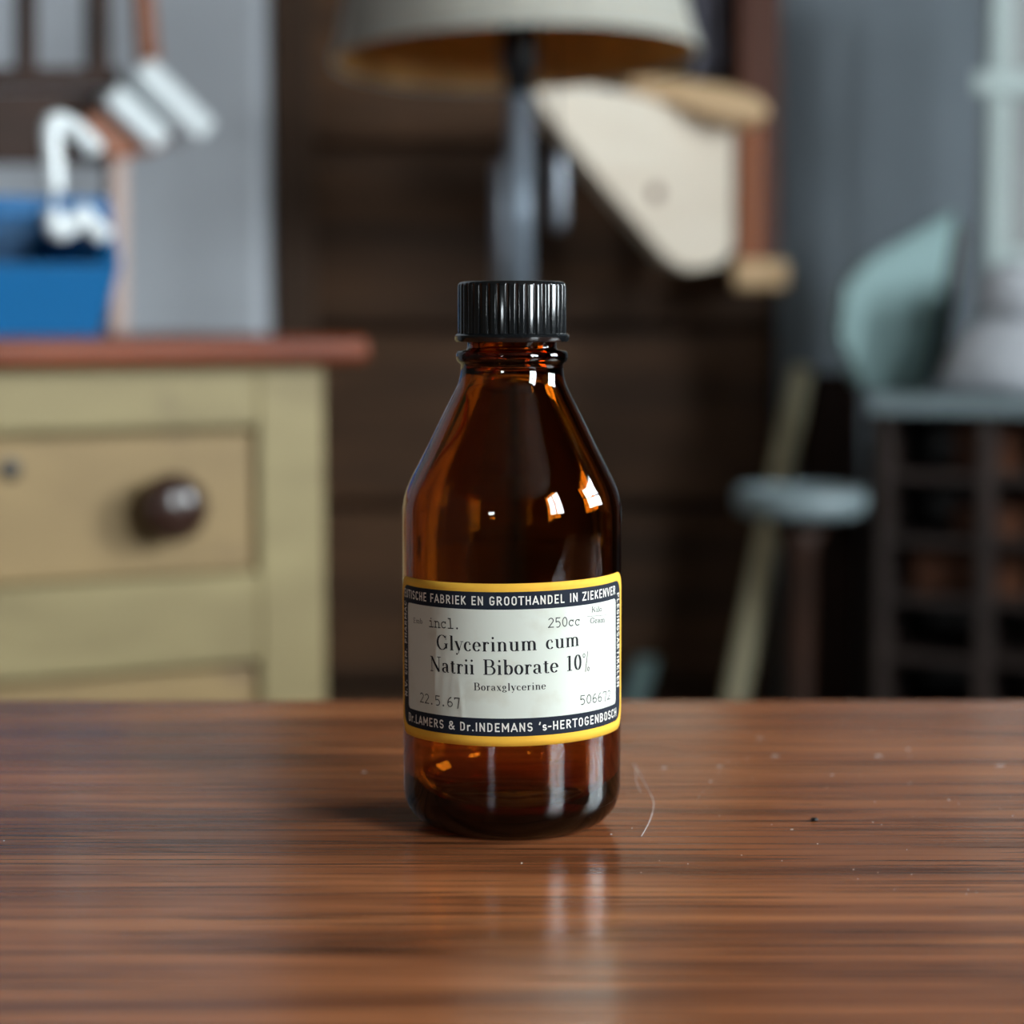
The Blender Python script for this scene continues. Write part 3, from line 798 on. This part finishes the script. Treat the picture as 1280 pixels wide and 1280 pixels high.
# blue bin on the chest -------------------------------------------------
BO = 0.07
def bp(px, py, off=BO):
    s, z = cf(px, py, off); return CO + e1 * s + e2 * off + ez * z
s_b, s_t = cf(131, 400, BO)[0], cf(152, 330, BO)[0]
z_lip, z_rail0, z_rail1 = cf(80, 330, BO)[1], cf(80, 273, BO)[1], cf(80, 246, BO)[1]
z0b = ztop + 0.0005
BW, BD = 0.26, 0.19
bin_ = thing('storage_bin', 'blue plastic open fronted storage bin standing on the chest', 'bin', CO + e1 * (s_t + BW / 2) + e2 * (BO + BD / 2) + ez * z0b)
def q(s, d, z): return CO + e1 * s + e2 * (BO + d) + ez * z
tw = s_t - s_b                                         # taper (negative)
def slab(a, b, c, d, off):                             # four corners + thickness
    return [a, b, c, d], off
th = 0.004
prism('front_wall', [q(s_b, 0.012, z0b), q(s_b + BW + 2 * tw, 0.012, z0b), q(s_t + BW, 0, z_lip), q(s_t, 0, z_lip)], e2 * th, M['blue'], bin_, 0.0015)
prism('back_wall', [q(s_b, BD - .012, z0b), q(s_b + BW + 2 * tw, BD - .012, z0b), q(s_t + BW, BD, z_rail1), q(s_t, BD, z_rail1)], e2 * -th, M['blue'], bin_, 0.0015)
prism('bottom', [q(s_b, 0.012, z0b), q(s_b + BW + 2 * tw, 0.012, z0b), q(s_b + BW + 2 * tw, BD - .012, z0b), q(s_b, BD - .012, z0b)], ez * th, M['blue'], bin_)
s_m = cf(138, 262, BO)[0]
for s0, s1, s2, o in ((s_b, s_t, s_m, e1 * th), (s_b + BW + 2 * tw, s_t + BW, s_t + BW + (s_t - s_m), e1 * -th)):
    prism('side_wall', [q(s0, 0.012, z0b), q(s1, 0, z_lip), q(s2, 0.004, z_rail1), q(s1, BD, z_rail1), q(s0, BD - .012, z0b)], o, M['blue'], bin_, 0.0012)
box('crossbar', q(s_m, -0.002, z_rail0), e1 * (BW - 0.01), e2 * 0.012, ez * (z_rail1 - z_rail0), M['blue'], bin_, 0.003)

# bent bracket on the bin, bright glints put in as white straps
br = thing('glint_bracket', 'bent bracket hooked over the blue bin, bright glints painted as white', 'bracket', bp(72, 295, BO - 0.014))
def strap(pts, w, off):
    return tube('strap', smooth_pts([bp(x, y, off) for x, y in pts], 6), w, M['white_gloss'], br, 12)
strap([(68, 240), (66, 200), (63, 165), (70, 152), (88, 158), (108, 175), (120, 190)], 0.0075, BO - 0.010)
strap([(66, 262), (68, 285), (80, 288), (95, 275), (106, 268), (114, 282), (124, 292), (132, 284)], 0.0072, BO - 0.010)
strap([(68, 238), (67, 262)], 0.0012, BO - 0.010)

# wooden rack behind the bin, glints on its glossy slats painted white
RO = 0.29
def rp_(px, py, off=RO): return bp(px, py, off)
rk = thing('slatted_rack', 'brown wooden rack standing on the chest, bright glints on its two slats painted white', 'rack', Vector((rp_(150, 414).x, rp_(150, 414).y, ztop)))
def rprism(name, pts, mat, off=RO, th=0.02, bw=0.003):
    return prism(name, [rp_(x, y, off) for x, y in pts], e2 * th, mat, rk, bw)
lz = [rp_(139, 190), rp_(161, 190), rp_(161, 412), rp_(139, 412)]
for i in (2, 3): lz[i] = Vector((lz[i].x, lz[i].y, ztop))
prism('leg', lz, e2 * 0.025, M['pink_board'], rk, 0.003)
lz = [rp_(-160, 190), rp_(-138, 190), rp_(-138, 412), rp_(-160, 412)]
for i in (2, 3): lz[i] = Vector((lz[i].x, lz[i].y, ztop))
prism('leg', lz, e2 * 0.025, M['pink_board'], rk, 0.003)
def bar(name, a, b, hwid, mat, off, length):
    ax, ay = a; bx_, by = b; dx, dy = bx_ - ax, by - ay; n_ = math.hypot(dx, dy); nx, ny = -dy / n_ * hwid, dx / n_ * hwid
    return prism(name, [rp_(ax + nx, ay + ny, off), rp_(bx_ + nx, by + ny, off), rp_(bx_ - nx, by - ny, off), rp_(ax - nx, ay - ny, off)], e2 * length, mat, rk, 0.006, 3)
bar('slat', (140, 115), (206, 178), 16, M['white_gloss'], RO - 0.03, 0.10)
bar('slat', (178, 82), (262, 166), 17, M['white_gloss'], RO - 0.03, 0.10)
rprism('side_panel', [(90, 160), (150, 118), (212, 176), (196, 190), (140, 200)], M['orange_wood'], RO - 0.012, 0.02)
rprism('crossboard', [(-160, 84), (150, 84), (150, 108), (-160, 112)], M['dark_brown'], RO, 0.02)
rprism('crossboard', [(-160, 116), (132, 112), (140, 204), (-160, 204)], M['dark_brown'], RO + 0.01, 0.02)
rprism('upright', [(168, -60), (188, -60), (202, 78), (178, 78)], M['orange_wood'], RO + 0.02, 0.02)
rprism('upright', [(24, -60), (48, -60), (48, 90), (24, 90)], M['dark_brown'], RO + 0.005, 0.02)
rprism('upright', [(112, -60), (140, -60), (140, 90), (112, 90)], M['dark_brown'], RO + 0.005, 0.02)

# ------------------------------------------------------------------ floor lamp
LD = 1.90
lc = P(645, 74, LD)
lamp = thing('floor_lamp', 'floor lamp with off white conical shade, mustard lining and dark metal pole', 'lamp', (lc.x, LD, 0))
rs = 225 / F_PX * LD
hs_ = 0.27; rt = rs - hs_ * 0.22
shade = lathe('shade', [(rs, lc.z), (rt, lc.z + hs_), (rt - 0.002, lc.z + hs_), (rs - 0.002, lc.z), (rs, lc.z)], (lc.x, LD, 0), M['shade'], lamp, 96)
lathe('shade_lining', [(rs - 0.0022, lc.z + 0.001), (rt - 0.0022, lc.z + hs_ - 0.001), (rt - 0.003, lc.z + hs_ - 0.001), (rs - 0.003, lc.z + 0.001)], (lc.x, LD, 0), M['lining'], shade, 96)
ringp = [(rs + 0.0006, lc.z - 0.001), (rs + 0.0012, lc.z + 0.003), (rs + 0.0004, lc.z + 0.007), (rs - 0.003, lc.z + 0.003), (rs + 0.0006, lc.z - 0.001)]
lathe('shade_trim', ringp, (lc.x, LD, 0), M['shade'], shade, 96)
TM = Matrix.Translation((lc.x, LD, lc.z)) @ Matrix.Rotation(math.radians(-1.8), 4, 'Y') @ Matrix.Rotation(math.radians(-3.6), 4, 'X') @ Matrix.Translation((-lc.x, -LD, -lc.z))
b_ = Matrix.Translation(base_of(lamp))
for o_ in [shade] + list(shade.children): o_.data.transform(b_.inverted() @ TM @ b_)
plx = P(649, 200, LD).x
zcol = P(649, 112, LD).z
zj = P(649, 425, LD).z
lathe('pole', [(0, zj), (0.0115, zj), (0.0115, zcol), (0, zcol)], (plx, LD, 0), M['gunmetal'], lamp, 32)
lathe('lower_pole', [(0, 0.02), (0.0125, 0.02), (0.0125, zj - 0.004), (0.0145, zj), (0.0145, zj + 0.012), (0.0120, zj + 0.014), (0, zj + 0.014)], (plx, LD, 0), M['black_matt'], lamp, 32)
lathe('socket', [(0, zcol - 0.004), (0.0128, zcol - 0.004), (0.0138, zcol + 0.015), (0.017, zcol + 0.02), (0.017, zcol + 0.075), (0.012, zcol + 0.08), (0, zcol + 0.08)], (plx, LD, 0), M['black'], lamp, 32)
zb = zcol + 0.078
lathe('bulb', [(0.0, zb), (0.012, zb), (0.014, zb + 0.015), (0.027, zb + 0.045), (0.03, zb + 0.065), (0.024, zb + 0.085), (0.012, zb + 0.096), (0, zb + 0.099)], (plx, LD, 0), M['white_gloss'], lamp, 32)
zg = lc.z + hs_ - 0.02
for a in range(3):
    t = math.radians(90 + 120 * a)
    tube('spider_arm', [(plx + 0.013 * math.cos(t), LD + 0.013 * math.sin(t), zcol + 0.07), (lc.x + (rt) * 0.6 * math.cos(t), LD + rt * 0.6 * math.sin(t), zg - 0.02), (lc.x + (rt) * math.cos(t), LD + rt * math.sin(t), zg)], 0.0015, M['black'], lamp, 8)
rx = P(627, 280, LD).x; zrod = P(627, 204, LD).z
lathe('height_rod', [(0, zj), (0.0074, zj), (0.0074, zrod - 0.002), (0.0055, zrod), (0, zrod)], (rx, LD - 0.020, 0), M['steel'], lamp, 24)
lathe('base', [(0, 0), (0.14, 0), (0.14, 0.012), (0.13, 0.02), (0.03, 0.026), (0, 0.026)], (plx, LD, 0), M['black'], lamp, 64)
px_ = P(697, 235, LD - 0.05)
zt_, zb_ = P(697, 184, LD - 0.05).z, P(697, 290, LD - 0.05).z
hp = lathe('pull_handle', [(0, zb_), (0.006, zb_ + 0.001), (0.0085, zb_ + 0.008), (0.0085, zt_ - 0.012), (0.005, zt_ - 0.002), (0, zt_)], (px_.x, LD - 0.05, 0), M['steel'], lamp, 24)
tube('pull_cord', [(px_.x, LD - 0.05, zt_ - 0.001), (px_.x - 0.004, LD - 0.035, lc.z + 0.03), (plx + 0.016, LD - 0.005, zcol + 0.05)], 0.0008, M['black'], lamp, 6)

# ------------------------------------------------------------------ shelf on a pale bracket, fixed to a post
SD = 2.45
post = thing('timber_post', 'red brown timber post carrying a wooden shelf on a pale triangular bracket', 'post', (P(940, 300, SD).x, SD + 0.05, 0))
xpa, xpb = P(921, 300, SD).x, P(972, 300, SD).x
abox('upright', xpa, xpb, SD, SD + 0.10, P(945, 345, SD).z, Z1, M['red_brown'], post, 0.004)
zz = [P(945, y, SD - 0.02).z for y in (150, 335)]
abox('facing_board', P(922, 300, SD - .02).x, P(952, 300, SD - .02).x, SD - 0.02, SD - 0.0005, zz[1], zz[0], M['orange_wood'], post, 0.003)
zz = [P(945, y, SD - 0.04).z for y in (325, 362)]
abox('foot_block', P(918, 300, SD - .04).x, P(986, 300, SD - .04).x, SD - 0.04, SD - 0.0205, zz[1], zz[0], M['tan_wood'], post, 0.006)
bk = [(664, 104), (735, 106), (800, 118), (868, 138), (918, 160), (918, 312), (900, 332), (862, 338), (838, 326), (800, 282), (752, 226), (706, 168), (680, 134)]
BA = math.radians(40); bn = Vector((math.sin(BA), -math.cos(BA), 0)); bp0 = P(918, 240, SD - 0.035)
prism('bracket', [ray_plane(x, y, bp0, bn) for x, y in bk], -bn * 0.024, M['pale_wood'], post, 0.003)
nub = ray_plane(820, 241, bp0, bn)
lathe('screw_head', [(0, 0), (0.009, 0), (0.007, 0.003), (0, 0.004)], nub, M['rust'], post, 16, axis=bn)
sl = [(778, 92), (850, 98), (905, 106), (945, 118), (962, 134), (958, 150), (930, 154), (880, 142), (830, 126), (785, 114)]
prism('shelf_board', [P(x, y, SD - 0.12) for x, y in sl], (0, 0.118, 0), M['tan_wood'], post, 0.005, 3)
# cloth hanging high above the shelf
cl = [(862, -80), (912, -80), (914, 0), (910, 60), (900, 92), (884, 96), (868, 70), (860, 10)]
V, Fc = [], []
NX, NY = 14, 16
for j in range(NY + 1):
    py = -90 + 185 * j / NY
    for i in range(NX + 1):
        px = 858 + 54 * i / NX - 6 * (j / NY) ** 2 * (1 if i > NX / 2 else -0.6)
        V.append(P(px, py + 6 * math.sin(i * 0.9), SD + 0.06 + 0.012 * math.sin(i * 1.3 + j * 0.1)))
for j in range(NY):
    for i in range(NX):
        a = j * (NX + 1) + i; Fc.append((a, a + 1, a + NX + 2, a + NX + 1))
clo = mk('hanging_cloth', V, Fc, M['lilac'], None, True)
m = clo.modifiers.new('thickness', 'SOLIDIFY'); m.thickness = 0.004
tag(clo, 'lilac grey cloth hanging on the dark planks above the wooden shelf', 'cloth')

# ------------------------------------------------------------------ right hand clutter
# pigeonhole shelf unit, its open front turned towards the bottle
UA = math.radians(20)
u1 = Vector((math.cos(UA), -math.sin(UA), 0)); u2 = Vector((math.sin(UA), math.cos(UA), 0))
UO = P(1098, 500, 2.15); UO.z = 0
def uc(px, py, off=0.0):
    p = ray_plane(px, py, UO + u2 * off, u2); d = p - UO; return d.dot(u1), p.z
zu = uc(1100, 494)[1]
UW_, UDp = 0.42, 0.26
su = thing('pigeonhole_shelf', 'dark wooden pigeonhole shelf unit with a grey cushion on top', 'shelf unit', UO + u1 * UW_ / 2 + u2 * UDp / 2)
def ubox(name, s0, s1, d0, d1, z0, z1, mat, parent, bw=0.002):
    return box(name, UO + u1 * s0 + u2 * d0 + ez * z0, u1 * (s1 - s0), u2 * (d1 - d0), ez * (z1 - z0), mat, parent, bw)
ubox('top', -0.008, UW_ + 0.008, -0.008, UDp, zu - 0.018, zu, M['slate'], su)
ubox('side', 0, 0.012, 0, UDp, 0, zu - 0.018, M['shelf'], su)
ubox('side', UW_ - 0.012, UW_, 0, UDp, 0, zu - 0.018, M['shelf'], su)
ubox('back', 0.012, UW_ - 0.012, UDp - 0.008, UDp, 0, zu - 0.018, M['shelf'], su)
sdv = uc(1231, 600)[0]
ubox('divider', sdv - 0.008, sdv + 0.008, 0.004, UDp - 0.008, 0, zu - 0.018, M['shelf'], su)
zsh_ = [uc(1160, y)[1] for y in (597, 678, 752, 825, 905)]
for z in zsh_ + [0.03]:
    ubox('shelf_board', 0.012, sdv - 0.008, 0.006, UDp - 0.008, z - 0.004, z + 0.004, M['shelf'], su, 0.001)
    ubox('shelf_board', sdv + 0.008, UW_ - 0.012, 0.006, UDp - 0.008, z - 0.004, z + 0.004, M['shelf'], su, 0.001)
for (z, s0, s1, h, lab) in ((zsh_[0], 0.07, 0.13, 0.045, 'rust brown card box in the top pigeonhole beneath the grey cushion'), (zsh_[1], 0.07, 0.135, 0.03, 'low rust brown card box in the second pigeonhole from the top'), (zsh_[2], 0.03, 0.14, 0.04, 'wide rust brown card box in the third pigeonhole from the top')):
    c0 = UO + u1 * s0 + u2 * 0.05 + ez * (z + 0.0042)
    bx = thing('card_box', lab, 'box', c0 + u1 * (s1 - s0) / 2 + u2 * 0.06)
    box('box_body', c0, u1 * (s1 - s0), u2 * 0.12, ez * (h * 0.75), M['rust'], bx, 0.001)
    box('lid', c0 + ez * (h * 0.75) - u1 * 0.001 - u2 * 0.001, u1 * (s1 - s0 + 0.002), u2 * 0.122, ez * (h * 0.25), M['rust'], bx, 0.001)

# grey cushion on the unit
def pillow(name, pts, depth, mat, label, cat, inset=0.35):
    """soft block: silhouette polygon inflated through its depth"""
    c = sum(pts, Vector()) / len(pts); V, Fc = [], []; n = len(pts); prof = [(-.5, .72), (-.42, .9), (-.25, 1), (0, 1.0), (.25, 1), (.42, .9), (.5, .72)]
    for d, s in prof:
        for p in pts: V.append(c + (p - c) * s + u2 * depth * d + u2 * depth * .5)
    for j in range(len(prof) - 1):
        for i in range(n):
            k = (i + 1) % n; Fc.append((j * n + i, j * n + k, (j + 1) * n + k, (j + 1) * n + i))
    Fc.append(tuple(range(n))); Fc.append(tuple(range((len(prof) - 1) * n, len(prof) * n)))
    o = fix_normals(mk(name, V, Fc, mat, None, True))
    tag(o, label, cat); return o
def upt(px, py, off): 
    s, z = uc(px, py, off); return UO + u1 * s + u2 * off + ez * z
cu = [upt(1168, 470, .02), upt(1182, 440, .02), upt(1204, 408, .02), upt(1230, 396, .02), upt(1290, 392, .02), upt(1312, 394, .02), upt(1320, 440, .02), upt(1314, 480, .02)]
zmin = zu + 0.001
cu += [Vector((cu[-1].x, cu[-1].y, zmin)), Vector((upt(1250, 480, .02).x, upt(1250, 480, .02).y, zmin)), Vector((upt(1172, 480, .02).x, upt(1172, 480, .02).y, zmin))]
pillow('grey_cushion', cu, 0.12, M['grey_cloth'], 'large grey fabric cushion lying on top of the pigeonhole shelf unit', 'cushion')
cu2 = [upt(1216, 394, .03), upt(1218, 360, .03), upt(1228, 334, .03), upt(1260, 326, .03), upt(1300, 326, .03), upt(1306, 360, .03), upt(1304, 393, .03)]
pillow('folded_blanket', cu2, 0.10, M['grey_cloth'], 'folded grey blanket resting on the large grey cushion', 'blanket')

# pale teal board leaning against the wall
TD = 2.30
td = thing('teal_board', 'pale teal painted board with slanting top standing on the pigeonhole shelf unit', 'board', (P(1110, 500, TD).x, TD, zu))
TA = math.radians(20); tn = Vector((math.sin(TA), -math.cos(TA), 0)); tp0 = P(1200, 400, TD)
def tq(x, y): return ray_plane(x, y, tp0, tn)
pts = [tq(1196, 264), tq(1140, 296), tq(1086, 326), tq(1058, 362), tq(1052, 420), tq(1076, 480)]
f0, f1 = tq(1090, 500), tq(1152, 500); f0.z = zu + 0.0005; f1.z = zu + 0.0005
pts += [f0, f1, tq(1152, 498), tq(1170, 420)]
prism('panel', pts, -tn * 0.02, M['teal'], td, 0.003)
prism('gap_shade', [tq(1199, 268), tq(1212, 290), tq(1184, 470), tq(1160, 488)], -tn * 0.03, M['black'], td, 0.002)  # shaded gap beside the board, put in as a black strip

# old window sash standing on the unit, against the wall
WD = 2.29
zsx0, zsx1 = P(1236, 200, WD).x, P(1345, 200, WD).x
sash = thing('window_sash', 'grey green painted window sash leaning upright behind the folded grey blanket', 'window sash', ((zsx0 + zsx1) / 2, WD, zu))
zb0 = zu + 0.001
def sbar(name, x0, x1, z0, z1, d=0.03): abox(name, x0, x1, WD, WD + d, z0, z1, M['grey_paint'], sash, 0.004)
w_ = P(1262, 200, WD).x - zsx0
zhi = P(1250, -80, WD).z
sbar('stile', zsx0, zsx0 + w_, zb0, zhi); sbar('stile', zsx1 - w_, zsx1, zb0, zhi)
for y in (-80, 104, 325):
    z = P(1250, y, WD).z; sbar('rail', zsx0 + w_, zsx1 - w_, z - 0.012, z + 0.012)
sbar('rail', zsx0 + w_, zsx1 - w_, zb0, zb0 + 0.03)
z = P(1250, 104, WD).z
abox('hinge_plate', zsx0 - 0.018, zsx0 + w_ + 0.012, WD - 0.006, WD - 0.0005, z - 0.012, z + 0.012, M['grey_paint'], sash, 0.003)
zz = [zb0 + 0.03] + [P(1250, y, WD).z for y in (325, 104, -80)]
for a, b in zip(zz, zz[1:]):
    abox('pane', zsx0 + w_, zsx1 - w_, WD + 0.012, WD + 0.016, a + 0.012, b - 0.012, M['grey_glass'], sash)

# round topped stand and leaning stick
GD = 2.05
st = thing('pedestal_stand', 'small round topped slate grey stand on a dark turned column', 'stand', (P(1000, 620, GD).x, GD, 0))
ztp = P(1000, 612, GD).z
rds = 84 / F_PX * GD
lathe('tray', [(0, ztp - 0.026), (rds * 0.8, ztp - 0.026), (rds * 0.97, ztp - 0.020), (rds, ztp - 0.010), (rds * 0.97, ztp), (rds * 0.9, ztp + 0.002), (rds * 0.86, ztp - 0.003), (0, ztp - 0.004)], (P(1000, 620, GD).x, GD, 0), M['slate'], st, 64)
lathe('column', [(0, 0.03), (0.03, 0.03), (0.018, 0.08), (0.014, 0.3), (0.02, 0.42), (0.014, 0.5), (0.016, ztp - 0.06), (0.03, ztp - 0.0262), (0, ztp - 0.0262)], (P(1000, 620, GD).x, GD, 0), M['dark_brown'], st, 32)
lathe('foot', [(0, 0), (0.066, 0), (0.066, 0.012), (0.045, 0.03), (0, 0.034)], (P(1000, 620, GD).x, GD, 0), M['dark_brown'], st, 48)
a = P(1002, 462, 2.50); b = P(918, 878, 2.36)
dv = (b - a); k = (0.0 - a.z) / dv.z
tag(tube('wooden_stick', [a, a + dv * 0.3, a + dv * 0.7, a + dv * k + ez * 0.004], 0.0135, M['beige'], seg=16), 'pale beige wooden stick leaning on the wall behind the slate stand', 'stick')
# dark board standing behind the stand
dk = [P(1000, 500, 2.54), P(1008, 474, 2.54), P(1030, 464, 2.54), P(1062, 466, 2.54), P(1078, 490, 2.54)]
dk += [Vector((dk[-1].x, 2.54, 0)), Vector((dk[0].x, 2.54, 0))]
tag(prism('dark_board', dk, (0, 0.02, 0), M['dark_brown'], None, 0.003), 'dark brown board with rounded top standing on the floor behind the slate stand', 'board')
tag(abox('dark_batten', P(1084, 600, 2.36).x, P(1101, 600, 2.36).x, 2.36, 2.375, 0, P(1090, 492, 2.36).z, M['shelf'], None, 0.002), 'narrow dark batten upright between dark board and shelf unit', 'batten')
# pale teal batten, low behind the bottle
a = P(810, 824, PD - 0.03); b = P(782, 866, PD - 0.06)
dv = b - a; k = (0.03 - a.z) / dv.z
e = a + Vector((dv.x * 6.0, -0.25, 0)); e.z = 0.0
side = Vector((0.013, 0, 0))
tag(prism('teal_batten', [a - side, a + side, e + side, e - side], (0, 0.02, 0), M['teal'], None, 0.003), 'pale teal wooden batten leaning low against the dark planks', 'batten')
